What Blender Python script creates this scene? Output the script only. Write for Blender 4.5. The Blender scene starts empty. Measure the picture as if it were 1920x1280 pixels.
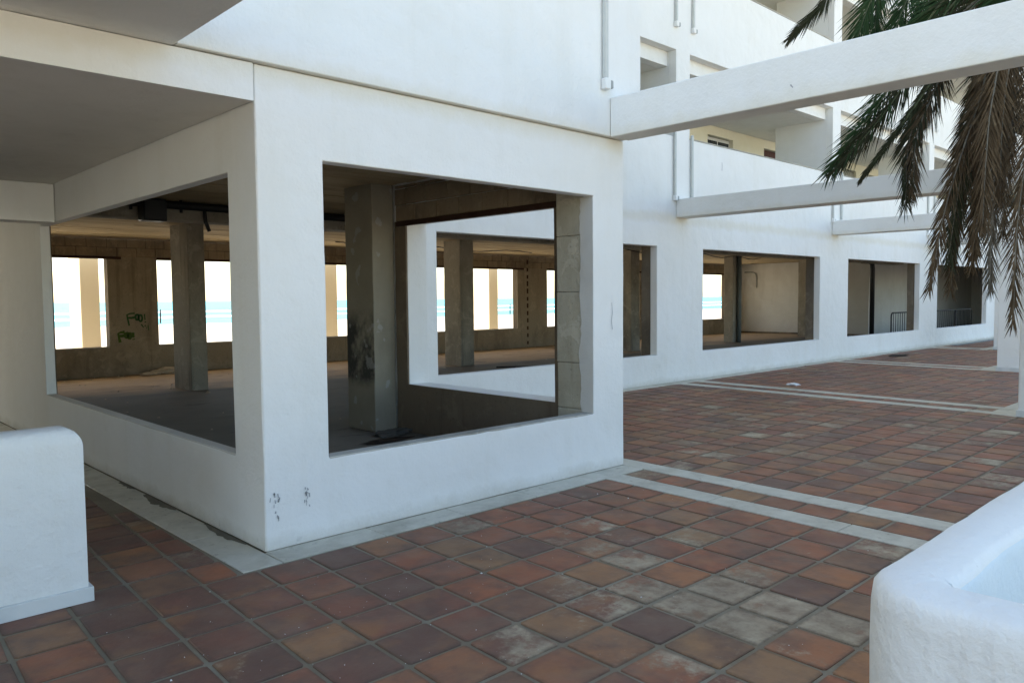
import bpy, bmesh, math, random
from mathutils import Vector, Matrix, noise
random.seed(7)
SC = bpy.context.scene
COL = SC.collection
R_ = math.radians

# ------------------------------------------------------------------ camera
F_PX = 1465.712
CR = [[0.722114, -0.044673, 0.69033], [-0.691719, -0.033993, 0.721367], [-0.008759, -0.998423, -0.055448]]
CAM_P = Vector((-2.2413, -4.6178, 1.6))
cam = bpy.data.cameras.new('camera')
cam.sensor_width = 36.0
cam.lens = F_PX / 1920 * 36
cam.clip_start = 0.05
cam.clip_end = 8000
camo = bpy.data.objects.new('camera', cam)
COL.objects.link(camo)
cx = Vector((CR[0][0], CR[1][0], CR[2][0])).normalized()
cz = -Vector((CR[0][2], CR[1][2], CR[2][2])).normalized()
cy = cz.cross(cx).normalized()
cx = cy.cross(cz).normalized()
camo.matrix_world = Matrix(((cx.x, cy.x, cz.x, CAM_P.x), (cx.y, cy.y, cz.y, CAM_P.y), (cx.z, cy.z, cz.z, CAM_P.z), (0, 0, 0, 1)))
SC.camera = camo

def to_px(p):
    d = Vector(p) - CAM_P
    w = -d.dot(cz)
    if w < 0.1: return None
    return (960 + F_PX * d.dot(cx) / w, 640 - F_PX * d.dot(cy) / w, w)

# ------------------------------------------------------------------ world and sun
SUN_AZ, SUN_EL = -35.0, 50.0      # azimuth clockwise from +Y
world = bpy.data.worlds.new('World')
SC.world = world
world.use_nodes = True
wn = world.node_tree
sky = wn.nodes.new('ShaderNodeTexSky')
sky.sky_type = 'NISHITA'
sky.sun_disc = False
sky.sun_elevation = R_(SUN_EL)
sky.sun_rotation = R_(SUN_AZ)
sky.dust_density = .9
wb = wn.nodes.new('ShaderNodeMix'); wb.data_type = 'RGBA'; wb.blend_type = 'MULTIPLY'
wb.inputs[0].default_value = 1.0
wb.inputs[7].default_value = (1.05, 1.0, .90, 1)      # the camera's slightly warm white balance
wn.links.new(sky.outputs[0], wb.inputs[6])
wn.links.new(wb.outputs[2], wn.nodes['Background'].inputs[0])
wn.nodes['Background'].inputs[1].default_value = 0.13
sun = bpy.data.lights.new('sun', 'SUN')
sun.energy = 4.2
sun.angle = R_(0.53)
sun.color = (1.0, 0.95, 0.86)
suno = bpy.data.objects.new('sun', sun)
COL.objects.link(suno)
sd = Vector((math.sin(R_(SUN_AZ)) * math.cos(R_(SUN_EL)), math.cos(R_(SUN_AZ)) * math.cos(R_(SUN_EL)), math.sin(R_(SUN_EL))))
suno.rotation_euler = sd.to_track_quat('Z', 'Y').to_euler()
suno.location = (0, 0, 30)

SC.view_settings.view_transform = 'Standard'
SC.view_settings.look = 'None'
SC.view_settings.exposure = 1.86
SC.view_settings.gamma = 1.0
SC.view_settings.use_curve_mapping = False
SC.render.engine = 'CYCLES'
SC.cycles.max_bounces = 10
SC.cycles.diffuse_bounces = 8
SC.cycles.use_denoising = True
SC.cycles.sample_clamp_indirect = 6.0

# ------------------------------------------------------------------ materials
class NT:
    def __init__(self, name):
        self.m = bpy.data.materials.new(name)
        self.m.use_nodes = True
        self.t = self.m.node_tree
        self.b = self.t.nodes['Principled BSDF']
        self.tc = self.n('ShaderNodeTexCoord')
        self.geo = self.n('ShaderNodeNewGeometry')
    def n(self, kind, **kw):
        x = self.t.nodes.new(kind)
        for k, v in kw.items(): setattr(x, k, v)
        return x
    def l(self, a, b): self.t.links.new(a, b)
    def noise(self, scale, detail=4, rough=.55, vec=None, stretch=None, dist=0):
        x = self.n('ShaderNodeTexNoise')
        x.inputs['Scale'].default_value = scale
        x.inputs['Detail'].default_value = detail
        x.inputs['Roughness'].default_value = rough
        x.inputs['Distortion'].default_value = dist
        v = vec if vec is not None else self.geo.outputs['Position']
        if stretch:
            mp = self.n('ShaderNodeMapping')
            mp.inputs['Scale'].default_value = stretch
            self.l(v, mp.inputs[0]); v = mp.outputs[0]
        self.l(v, x.inputs['Vector'])
        return x.outputs[0]
    def ramp(self, fac, stops, interp='LINEAR'):
        x = self.n('ShaderNodeValToRGB')
        x.color_ramp.interpolation = interp
        e = x.color_ramp.elements
        while len(e) < len(stops): e.new(0.5)
        for i, (p, c) in enumerate(stops):
            e[i].position = p
            e[i].color = (c, c, c, 1) if isinstance(c, (int, float)) else (*c, 1)
        self.l(fac, x.inputs[0])
        return x.outputs[0]
    def mix(self, fac, a, b, mode='MIX'):
        x = self.n('ShaderNodeMix', data_type='RGBA', blend_type=mode)
        for s, v in ((x.inputs[0], fac), (x.inputs[6], a), (x.inputs[7], b)):
            if isinstance(v, (int, float)): s.default_value = v
            elif isinstance(v, tuple): s.default_value = (*v, 1)
            else: self.l(v, s)
        return x.outputs[2]
    def math(self, op, a, b=0.0, clamp=False):
        x = self.n('ShaderNodeMath', operation=op)
        x.use_clamp = clamp
        for s, v in ((x.inputs[0], a), (x.inputs[1], b)):
            if isinstance(v, (int, float)): s.default_value = v
            else: self.l(v, s)
        return x.outputs[0]
    def bump(self, h, dist=.002, strength=1.0, prev=None):
        x = self.n('ShaderNodeBump')
        x.inputs['Distance'].default_value = dist
        x.inputs['Strength'].default_value = strength
        self.l(h, x.inputs['Height'])
        if prev is not None: self.l(prev, x.inputs['Normal'])
        return x.outputs[0]
    def done(self, col, rough=.8, nrm=None, spec=.3, metal=0.0):
        def put(k, v):
            s = self.b.inputs[k]
            if isinstance(v, (int, float)): s.default_value = v
            elif isinstance(v, tuple): s.default_value = (*v, 1)
            else: self.l(v, s)
        put('Base Color', col); put('Roughness', rough); put('Specular IOR Level', spec); put('Metallic', metal)
        if nrm is not None: self.l(nrm, self.b.inputs['Normal'])
        return self.m

def plaster(name, base=(.81, .815, .80), dirt=(.60, .57, .46), amount=.55, bump=.0025, splash=False):
    k = NT(name)
    big = k.ramp(k.noise(.9, 5, .6), [(.42, 0.0), (.75, 1.0)])
    drip = k.ramp(k.noise(3.0, 5, .65, stretch=(1, 1, .10)), [(.52, 0.0), (.78, 1.0)])
    c = k.mix(k.math('MULTIPLY', big, .26 * amount), base, dirt)
    c = k.mix(k.math('MULTIPLY', drip, .28 * amount), c, dirt)
    patch = k.ramp(k.noise(1.7, 3, .5, dist=.6), [(.56, 0.0), (.60, 1.0)])       # repainted patches
    c = k.mix(k.math('MULTIPLY', patch, .07), c, (.86, .86, .84))
    spots = k.ramp(k.noise(26, 3, .6), [(.745, 0.0), (.77, 1.0)])
    c = k.mix(k.math('MULTIPLY', spots, .25 * amount), c, (.25, .25, .25))
    if splash:       # grime thrown up from the pavement, rust-yellow water marks under the upper wall
        sp_ = k.n('ShaderNodeSeparateXYZ'); k.l(k.geo.outputs['Position'], sp_.inputs[0])
        zz = k.math('ADD', sp_.outputs[2], k.math('MULTIPLY', k.math('SUBTRACT', k.noise(3.5, 6, .7), .5), .22))
        low = k.ramp(zz, [(.0, 1.0), (.11, 0.0)])
        c = k.mix(k.math('MULTIPLY', low, .42), c, (.40, .36, .27))
        hi = k.ramp(k.math('ABSOLUTE', k.math('SUBTRACT', zz, 3.03)), [(.03, 1.0), (.13, 0.0)])
        c = k.mix(k.math('MULTIPLY', hi, .30), c, (.66, .60, .42))
        wet = k.ramp(k.noise(7, 6, .7), [(.60, 0.0), (.68, 1.0)])
        c = k.mix(k.math('MULTIPLY', k.math('MULTIPLY', low, wet), .5), c, (.20, .18, .13))
    h = k.math('ADD', k.noise(45, 4, .65), k.math('MULTIPLY', k.noise(6, 3), 3.5))
    h = k.math('ADD', h, k.math('MULTIPLY', k.noise(1.8, 2), 9.0))
    return k.done(c, .88, k.bump(h, bump), .2)

M = {}
M['white'] = plaster('white_plaster', amount=.6, bump=.003, splash=True)
M['white_rough'] = plaster('white_rough_plaster', base=(.74, .75, .735), amount=.8, bump=.0045, splash=True)
M['pale_blue'] = plaster('pale_blue_plaster', base=(.64, .71, .75), dirt=(.5, .56, .56), amount=.5, bump=.004)
M['soffit'] = plaster('grey_white_soffit', base=(.76, .745, .70), dirt=(.50, .48, .42), amount=.8)
M['cream'] = plaster('cream_plaster', base=(.74, .70, .56), amount=.5)
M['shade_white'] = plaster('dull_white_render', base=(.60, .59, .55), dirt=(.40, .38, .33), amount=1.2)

def concrete(name, c1, c2, c3, scale=1.5, bump=.004, dark=.5, lo=.45):
    k = NT(name)
    c = k.mix(k.noise(scale, 6, .6), c1, c2)
    c = k.mix(k.ramp(k.noise(scale * .6, 5, .65, stretch=(1, 1, .5)), [(lo, 0.0), (.72, 1.0)]), c, c3)
    blot = k.ramp(k.noise(scale * 2.6, 6, .7, dist=.8), [(.55, 0.0), (.60, 1.0)])
    c = k.mix(k.math('MULTIPLY', blot, .28), c, tuple(min(1, x * 1.35) for x in c1))
    run = k.ramp(k.noise(scale * 3, 5, .7, stretch=(1, 1, .08)), [(.55, 0.0), (.66, 1.0)])
    c = k.mix(k.math('MULTIPLY', run, .5), c, c3)
    sp = k.ramp(k.noise(34, 3, .6), [(.62, 0.0), (.72, 1.0)])
    c = k.mix(k.math('MULTIPLY', sp, dark), c, (.05, .045, .035))
    h = k.math('ADD', k.noise(30, 5, .65), k.math('MULTIPLY', k.noise(5, 3), 2.0))
    return k.done(c, .9, k.bump(h, bump), .15)

M['concrete'] = concrete('raw_concrete', (.36, .325, .26), (.25, .225, .18), (.13, .115, .09))
M['pale_concrete'] = concrete('pale_raw_concrete', (.52, .49, .40), (.42, .385, .30), (.30, .26, .18), dark=.3, bump=.007)
M['sill'] = concrete('worn_sill_mortar', (.50, .48, .43), (.42, .40, .35), (.30, .28, .23), dark=.3)
M['block'] = concrete('concrete_block', (.34, .275, .19), (.26, .205, .14), (.17, .13, .09), scale=2.2)
M['mortar'] = concrete('block_mortar', (.15, .12, .085), (.11, .085, .06), (.08, .06, .045))
M['wall_render'] = concrete('brown_wall_render', (.34, .29, .215), (.26, .22, .16), (.14, .11, .078), scale=1.1, lo=.5)
M['brown_render'] = concrete('dark_brown_render', (.20, .16, .115), (.155, .12, .085), (.10, .075, .055), scale=1.3)
M['floor'] = concrete('dusty_screed', (.38, .30, .205), (.27, .215, .155), (.15, .125, .10), scale=.9, bump=.006, lo=.5)
M['render_dark'] = concrete('dark_cement_render', (.24, .20, .15), (.17, .14, .10), (.10, .08, .06))

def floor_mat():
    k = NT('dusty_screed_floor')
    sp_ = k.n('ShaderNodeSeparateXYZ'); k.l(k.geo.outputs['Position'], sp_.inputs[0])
    dark_tone = k.mix(k.noise(1.1, 6, .6), (.235, .215, .18), (.125, .115, .10))
    lit_dust = k.mix(k.noise(1.6, 6, .65), (.52, .39, .25), (.33, .245, .165))
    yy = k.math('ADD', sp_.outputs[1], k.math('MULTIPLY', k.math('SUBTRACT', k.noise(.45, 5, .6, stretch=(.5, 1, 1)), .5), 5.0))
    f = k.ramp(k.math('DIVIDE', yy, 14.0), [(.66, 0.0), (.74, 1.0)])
    c = k.mix(f, dark_tone, lit_dust)  # paler warm rear floor: dust edge plus window light put into the colour
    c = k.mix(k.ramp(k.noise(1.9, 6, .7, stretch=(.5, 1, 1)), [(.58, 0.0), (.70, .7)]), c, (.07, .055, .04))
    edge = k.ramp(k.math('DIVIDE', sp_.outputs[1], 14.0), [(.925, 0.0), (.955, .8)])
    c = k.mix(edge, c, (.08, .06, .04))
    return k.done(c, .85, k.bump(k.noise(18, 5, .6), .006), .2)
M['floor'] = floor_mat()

k = NT('ceiling_board')
tone = k.n('ShaderNodeAttribute', attribute_type='OBJECT', attribute_name='tone').outputs['Fac']
g = k.noise(3, 5, .6, stretch=(.35, 6, 6))
c = k.mix(g, (.56, .45, .28), (.34, .265, .16))
c = k.mix(k.math('MULTIPLY', tone, .6), c, (.24, .18, .10))
M['board'] = k.done(c, .85, k.bump(k.noise(20, 4, .6, stretch=(.1, 4, 4)), .004), .15)

k = NT('sooty_concrete')     # the column with burn marks and peeled paint
v = k.geo.outputs['Position']
c = k.mix(k.noise(2.0, 6, .6), (.36, .33, .26), (.22, .20, .155))
sep = k.n('ShaderNodeSeparateXYZ'); k.l(v, sep.inputs[0])
hz = k.ramp(sep.outputs[2], [(.18, 0.0), (.26, 1.0), (.52, 1.0), (.66, 0.0)])    # object z scaled below
mz = k.n('ShaderNodeMapRange'); mz.inputs[1].default_value = 0; mz.inputs[2].default_value = 3; k.l(sep.outputs[2], mz.inputs[0])
hz = k.ramp(mz.outputs[0], [(.17, 0.0), (.22, 1.0), (.42, 1.0), (.50, 0.0)])
s = k.ramp(k.noise(3.2, 6, .7, vec=v, stretch=(2.2, 1.2, .8)), [(.38, 0.0), (.56, 1.0)])
sn = k.n('ShaderNodeSeparateXYZ'); k.l(k.geo.outputs['Normal'], sn.inputs[0])
side = k.ramp(k.math('ABSOLUTE', sn.outputs[0]), [(.4, .12), (.7, 1.0)])
c = k.mix(k.math('MULTIPLY', k.math('MULTIPLY', k.math('MULTIPLY', hz, s), side), .88), c, (.04, .04, .041))
w = k.ramp(k.noise(4.3, 3, .5, vec=v), [(.63, 0.0), (.66, 1.0)])
c = k.mix(k.math('MULTIPLY', w, .5), c, (.42, .42, .40))
M['sooty'] = k.done(c, .9, k.bump(k.noise(25, 5, .65), .006), .15)

k = NT('marble')
vein = k.ramp(k.noise(3.5, 8, .65, dist=1.2), [(.30, (.45, .43, .36)), (.52, (.53, .505, .42)), (.7, (.57, .545, .46))])
dirt = k.ramp(k.noise(1.7, 6, .65), [(.5, 0.0), (.72, 1.0)])
c = k.mix(k.math('MULTIPLY', dirt, .65), vein, (.27, .245, .185))
c = k.mix(k.math('MULTIPLY', k.ramp(k.noise(9, 5, .7), [(.6, 0.0), (.68, 1.0)]), .6), c, (.19, .165, .12))
M['marble'] = k.done(c, k.ramp(k.noise(6, 3), [(.3, .35), (.7, .7)]), k.bump(k.noise(30, 3), .0015), .4)
k = NT('skirting_marble')
vein = k.ramp(k.noise(2.2, 5, .5, dist=1.0), [(.38, (.55, .585, .59)), (.52, (.64, .665, .66)), (.7, (.69, .70, .69))])
M['marble2'] = k.done(vein, .4, None, .4)

k = NT('grout')
c = k.mix(k.noise(5, 6, .65), (.27, .235, .17), (.17, .14, .10))
c = k.mix(k.ramp(k.noise(1.3, 4), [(.45, 0.0), (.7, 1.0)]), c, (.29, .27, .21))
M['grout'] = k.done(c, .95, k.bump(k.noise(60, 4), .004), .1)

def tile_material():
    k = NT('terracotta_tile')
    r1 = k.n('ShaderNodeAttribute', attribute_type='OBJECT', attribute_name='tone').outputs['Fac']
    r2 = k.n('ShaderNodeAttribute', attribute_type='GEOMETRY', attribute_name='tone').outputs['Fac']
    r = k.math('ADD', r1, r2)
    base = k.ramp(r, [(0.0, (.150, .080, .060)), (.16, (.200, .090, .062)), (.30, (.280, .108, .062)), (.45, (.335, .122, .060)),
                      (.60, (.250, .110, .064)), (.72, (.360, .150, .068)), (.86, (.300, .170, .082)), (1.0, (.215, .110, .068))])
    pos = k.geo.outputs['Position']
    # each tile gets its own slice of noise
    off = k.n('ShaderNodeCombineXYZ'); k.l(k.math('MULTIPLY', r, 37.0), off.inputs[2])
    va = k.n('ShaderNodeVectorMath', operation='ADD'); k.l(pos, va.inputs[0]); k.l(off.outputs[0], va.inputs[1])
    v = va.outputs[0]
    c = k.mix(k.math('MULTIPLY', k.ramp(k.noise(3.4, 5, .62, vec=v), [(.42, 0.0), (.66, 1.0)]), .8), base, (.125, .072, .055))
    c = k.mix(k.math('MULTIPLY', k.ramp(k.noise(2.6, 4, .6, vec=v, stretch=(1, 1, 1.7)), [(.52, 0.0), (.72, 1.0)]), .55), c, (.34, .16, .065))
    # pale worn patches: more of them where feet cross the middle of the terrace
    sub = k.n('ShaderNodeVectorMath', operation='DISTANCE'); k.l(pos, sub.inputs[0]); sub.inputs[1].default_value = (1.35, -2.95, 0)
    near = k.ramp(k.math('DIVIDE', sub.outputs['Value'], 4.0), [(.08, 1.0), (.50, 0.0)])
    sub2 = k.n('ShaderNodeVectorMath', operation='DISTANCE'); k.l(pos, sub2.inputs[0]); sub2.inputs[1].default_value = (6.3, -1.2, 0)
    near2 = k.ramp(k.math('DIVIDE', sub2.outputs['Value'], 6.0), [(.1, .40), (.75, .12)])
    near = k.math('MAXIMUM', near, near2)
    wear = k.noise(1.15, 5, .6, vec=v)
    wear = k.math('ADD', wear, k.math('MULTIPLY', near, .27))
    wear = k.math('ADD', wear, k.math('MULTIPLY', k.math('SUBTRACT', k.math('FRACT', k.math('MULTIPLY', r, 71.3)), .5), .40))
    wear = k.math('ADD', wear, k.math('MULTIPLY', k.math('SUBTRACT', k.noise(13, 6, .75, vec=v), .5), .55))
    du = k.ramp(k.noise(2.3, 6, .7, dist=.5), [(.45, .04), (.72, .36)])
    c = k.mix(du, c, (.26, .20, .145))
    wm = k.ramp(wear, [(.72, 0.0), (.84, 1.0)])
    pale = k.mix(k.ramp(k.noise(6, 6, .7, vec=v), [(.3, 0.0), (.65, 1.0)]), (.52, .45, .32), (.23, .175, .12))
    c = k.mix(k.math('MULTIPLY', wm, .88), c, pale)
    # stains and dust that run on across the joints
    st = k.ramp(k.noise(1.05, 6, .68), [(.46, 0.0), (.66, 1.0)])
    c = k.mix(k.math('MULTIPLY', st, .36), c, (.135, .100, .072))
    # dirt caught along the edges
    uv = k.n('ShaderNodeUVMap', uv_map='UVMap')
    s = k.n('ShaderNodeSeparateXYZ'); k.l(uv.outputs[0], s.inputs[0])
    ex = k.math('ABSOLUTE', k.math('SUBTRACT', s.outputs[0], .5)); ey = k.math('ABSOLUTE', k.math('SUBTRACT', s.outputs[1], .5))
    e = k.math('ADD', k.math('MAXIMUM', ex, ey), k.math('MULTIPLY', k.math('SUBTRACT', k.noise(22, 4, .7), .5), .16))
    em = k.ramp(e, [(.40, 0.0), (.49, 1.0)])
    c = k.mix(k.math('MULTIPLY', em, .6), c, (.075, .055, .038))
    # tiny specks of paint and grit
    sp = k.ramp(k.noise(95, 2, .5), [(.80, 0.0), (.82, 1.0)])
    c = k.mix(k.math('MULTIPLY', sp, .5), c, (.5, .48, .42))
    rough = k.ramp(k.noise(4, 4, vec=v), [(.3, .50), (.7, .74)])
    rough = k.math('ADD', rough, k.math('MULTIPLY', wm, .25), True)
    h = k.math('ADD', k.noise(14, 4, .6, vec=v), k.math('MULTIPLY', k.noise(70, 3, vec=v), .35))
    return k.done(c, rough, k.bump(h, .0035), .28)
M['tile'] = tile_material()

def flat(name, c, rough=.6, spec=.3, metal=0.0, var=.25, sc=8):
    k = NT(name)
    d = tuple(x * (1 - var) for x in c)
    return k.done(k.mix(k.noise(sc, 5, .6), c, d), rough, None, spec, metal)
M['rust'] = flat('rusty_steel', (.050, .022, .013), .8)
M['black_pipe'] = flat('black_drain_pipe', (.022, .023, .025), .45)
M['grey_pvc'] = flat('grey_pvc', (.36, .38, .37), .5, var=.15)
M['downpipe'] = flat('painted_downpipe', (.60, .62, .60), .55, var=.15)
M['blue_pipe'] = flat('grey_blue_pipe', (.16, .19, .19), .5)
M['dark_metal'] = flat('dark_barrier_steel', (.030, .032, .036), .5)
M['litter'] = flat('white_paper', (.75, .75, .75), .7, var=.1)
M['cloth'] = flat('dirty_cloth', (.50, .43, .33), .9, sc=20)
M['leafdirt'] = flat('dead_leaves', (.045, .03, .02), .9, sc=25)
M['dark_tone'] = flat('damp_dirt', (.19, .17, .13), .9, sc=12, var=.45)
M['rubble'] = flat('grey_rubble', (.12, .115, .10), .9, sc=25)
M['door_red'] = flat('dark_red_door', (.07, .012, .01), .5)
M['door_grey'] = flat('grey_louvred_door', (.30, .30, .26), .6)
M['glass_dark'] = flat('dark_window', (.03, .035, .04), .15, .5)
M['frame'] = flat('white_frame', (.6, .6, .58), .5, var=.1)
M['sand'] = flat('beach_sand', (.58, .51, .40), .95, var=.12, sc=.5)
M['paving_sea'] = flat('pale_terrace_paving', (.66, .58, .45), .9, var=.15, sc=1.5)
M['foam'] = flat('foam', (.8, .82, .82), .8, var=.05)
M['green_paint'] = flat('green_spray_paint', (.05, .13, .05), .8, var=.5, sc=30)
M['lime_paint'] = flat('olive_spray_paint', (.09, .15, .03), .8, var=.5, sc=30)
M['smudge'] = flat('dark_scuff', (.50, .51, .53), .8, sc=60, var=.5)
M['ochre'] = flat('ochre_pillar_paint', (.52, .45, .33), .85, var=.1, sc=2)
M['bark'] = concrete('palm_bark', (.16, .12, .08), (.10, .075, .05), (.05, .038, .026), scale=6, bump=.02)

k = NT('sea_water')
band = k.ramp(k.noise(.012, 3, .5, stretch=(1, 3.2, 1)), [(.35, (.09, .38, .37)), (.65, (.04, .27, .28))])
M['sea'] = k.done(band, .35, k.bump(k.noise(.8, 4), .25), .3)

def leafmat(name, a, b, c3):
    k = NT(name)
    c = k.mix(k.noise(2.3, 4), a, b)
    c = k.mix(k.ramp(k.noise(13, 3), [(.55, 0.0), (.75, 1.0)]), c, c3)
    k.b.inputs['Subsurface Weight'].default_value = 0.0
    return k.done(c, .7, None, .12)
M['leaf_green'] = leafmat('green_palm_leaf', (.036, .070, .026), (.022, .046, .018), (.070, .095, .038))
M['leaf_dark'] = leafmat('dark_palm_leaf', (.030, .044, .020), (.038, .029, .016), (.06, .050, .03))
M['leaf_dead'] = leafmat('dead_palm_leaf', (.115, .078, .042), (.055, .036, .020), (.17, .125, .072))
M['leaf_grey'] = leafmat('withered_palm_leaf', (.15, .135, .105), (.070, .055, .038), (.28, .27, .24))
M['rachis_green'] = flat('green_leaf_stalk', (.10, .12, .06), .5)
M['rachis_pale'] = flat('pale_leaf_stalk', (.20, .18, .14), .5, sc=20, var=.4)

# ------------------------------------------------------------------ object helpers
def link(o, parent=None):
    COL.objects.link(o)
    if parent is not None: o.parent = parent
    return o

def thing(name, label, cat, loc=(0, 0, 0), group=None):
    o = bpy.data.objects.new(name, None)
    o.empty_display_size = .2
    o.location = loc
    link(o)
    tag(o, label, cat, group)
    bpy.context.view_layer.update()
    return o

def tag(o, label=None, cat=None, group=None, kind=None):
    if label: o['label'] = label
    if cat: o['category'] = cat
    if group: o['group'] = group
    if kind: o['kind'] = kind
    return o

def mesh_from(name, verts, faces, mat, smooth=False):
    me = bpy.data.meshes.new(name)
    me.from_pydata(verts, [], faces)
    me.materials.append(mat)
    if smooth:
        for p in me.polygons: p.use_smooth = True
    me.update()
    return me

def put(name, me, parent=None, loc=None):
    """link a mesh whose coordinates are in world space"""
    o = bpy.data.objects.new(name, me)
    link(o, parent)
    base = Vector(parent_origin(parent))
    o.location = (Vector(loc) if loc is not None else Vector((0, 0, 0))) - base
    return o

def parent_origin(p):
    v = Vector((0, 0, 0))
    while p is not None:
        v += p.location
        p = p.parent
    return v

def box_vf(x0, x1, y0, y1, z0, z1):
    v = [(x0, y0, z0), (x1, y0, z0), (x1, y1, z0), (x0, y1, z0), (x0, y0, z1), (x1, y0, z1), (x1, y1, z1), (x0, y1, z1)]
    f = [(0, 3, 2, 1), (4, 5, 6, 7), (0, 1, 5, 4), (1, 2, 6, 5), (2, 3, 7, 6), (3, 0, 4, 7)]
    return v, f

def bevel_obj(o, w=.008, seg=2):
    m = o.modifiers.new('bevel', 'BEVEL')
    m.width = w; m.segments = seg; m.limit_method = 'ANGLE'; m.angle_limit = R_(35)
    o.data.set_sharp_from_angle(angle=R_(35)) if hasattr(o.data, 'set_sharp_from_angle') else None
    return o

def box(name, b, mat, parent=None, bev=.008, origin=None):
    """b = x0,x1,y0,y1,z0,z1 in world space; object origin at the box's base centre"""
    x0, x1, y0, y1, z0, z1 = b
    c = Vector(((x0 + x1) / 2, (y0 + y1) / 2, z0))
    v, f = box_vf(x0 - c.x, x1 - c.x, y0 - c.y, y1 - c.y, 0, z1 - z0)
    o = put(name, mesh_from(name, v, f, mat), parent, c)
    if bev: bevel_obj(o, bev, 2)
    return o

def cuts(a, b, inner, step):
    pts = sorted(set([a, b] + [x for x in inner if a < x < b]))
    out = []
    for p, q in zip(pts, pts[1:]):
        n = max(1, int(math.ceil((q - p) / step)))
        out += [p + (q - p) * i / n for i in range(n)]
    return out + [b]

def wall(name, mat, axis, u, v, w, holes=(), parent=None, step=.5, jit=.0, bev=.008, inner_mat=None):
    """plane wall with rectangular openings. axis 'x': runs along X, thickness w in Y; 'y': runs along Y, thickness in X; 'z': slab in XY"""
    U = cuts(u[0], u[1], [h[0] for h in holes] + [h[1] for h in holes], step)
    V = cuts(v[0], v[1], [h[2] for h in holes] + [h[3] for h in holes], step)
    W = [w[0], w[1]]
    def solid(i, j):
        if i < 0 or j < 0 or i >= len(U) - 1 or j >= len(V) - 1: return False
        a, b = (U[i] + U[i + 1]) / 2, (V[j] + V[j + 1]) / 2
        return not any(h[0] < a < h[1] and h[2] < b < h[3] for h in holes)
    vid, verts, faces = {}, [], []
    def P(i, j, q):
        if (i, j, q) not in vid:
            a, b, c = U[i], V[j], W[q]
            if jit:
                nz = (noise.noise_vector(Vector((a * 1.7, b * 1.7, q * 9.1 + W[0]))) + noise.noise_vector(Vector((a * 8.3, b * 8.3, q * 5.1 + W[0]))) * .55) * jit
                c += nz.z
                a += nz.x * .5 if 0 < i < len(U) - 1 else 0
                b += nz.y * .5 if 0 < j < len(V) - 1 else 0
            p = {'x': (a, c, b), 'y': (c, a, b), 'z': (a, b, c)}[axis]
            vid[(i, j, q)] = len(verts); verts.append(p)
        return vid[(i, j, q)]
    for i in range(len(U) - 1):
        for j in range(len(V) - 1):
            if not solid(i, j): continue
            faces.append([P(i, j, 0), P(i + 1, j, 0), P(i + 1, j + 1, 0), P(i, j + 1, 0)])
            faces.append([P(i, j, 1), P(i, j + 1, 1), P(i + 1, j + 1, 1), P(i + 1, j, 1)])
            if not solid(i - 1, j): faces.append([P(i, j, 0), P(i, j + 1, 0), P(i, j + 1, 1), P(i, j, 1)])
            if not solid(i + 1, j): faces.append([P(i + 1, j, 0), P(i + 1, j, 1), P(i + 1, j + 1, 1), P(i + 1, j + 1, 0)])
            if not solid(i, j - 1): faces.append([P(i, j, 0), P(i, j, 1), P(i + 1, j, 1), P(i + 1, j, 0)])
            if not solid(i, j + 1): faces.append([P(i, j + 1, 0), P(i + 1, j + 1, 0), P(i + 1, j + 1, 1), P(i, j + 1, 1)])
    me = mesh_from(name, verts, faces, mat)
    bm = bmesh.new(); bm.from_mesh(me)
    bmesh.ops.recalc_face_normals(bm, faces=bm.faces)
    bm.to_mesh(me); bm.free()
    if jit:
        for p in me.polygons: p.use_smooth = True
        me.set_sharp_from_angle(angle=R_(30))
    o = put(name, me, parent)
    if bev: 
        m = o.modifiers.new('bevel', 'BEVEL'); m.width = bev; m.segments = 2
        m.limit_method = 'ANGLE'; m.angle_limit = R_(40); m.harden_normals = True
    return o

def tube(name, pts, r, mat, parent=None, seg=10, cyclic=False):
    """round tube along points (world), one mesh"""
    verts, faces = [], []
    pts = [Vector(p) for p in pts]
    n = len(pts)
    ref = None
    for i, p in enumerate(pts):
        if cyclic: t = pts[(i + 1) % n] - pts[i - 1]
        else: t = pts[min(i + 1, n - 1)] - pts[max(i - 1, 0)]
        t.normalize()
        if ref is None: ref = t.orthogonal().normalized()
        ref = (ref - t * ref.dot(t)).normalized()
        s = t.cross(ref)
        rr = r[i] if isinstance(r, (list, tuple)) else r
        for kx in range(seg):
            a = 2 * math.pi * kx / seg
            verts.append(p + (ref * math.cos(a) + s * math.sin(a)) * rr)
    m = n if cyclic else n - 1
    for i in range(m):
        for kx in range(seg):
            a, b = i * seg + kx, i * seg + (kx + 1) % seg
            c, d = ((i + 1) % n) * seg + (kx + 1) % seg, ((i + 1) % n) * seg + kx
            faces.append((a, b, c, d))
    if not cyclic:
        faces.append(tuple(range(seg))[::-1]); faces.append(tuple(range((n - 1) * seg, n * seg)))
    return put(name, mesh_from(name, verts, faces, mat, True), parent)

def area_px(b):
    """rough pixel size of a box given as x0,x1,y0,y1,z0,z1; 0 when outside the picture"""
    c = ((b[0] + b[1]) / 2, (b[2] + b[3]) / 2, (b[4] + b[5]) / 2)
    q = to_px(c)
    if q is None or not (-60 < q[0] < 1980 and -60 < q[1] < 1340): return 0
    ps = [to_px((x, y, z)) for x in b[:2] for y in b[2:4] for z in b[4:6]]
    if any(p is None for p in ps): return 0
    return (max(p[0] for p in ps) - min(p[0] for p in ps)) * (max(p[1] for p in ps) - min(p[1] for p in ps))

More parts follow.
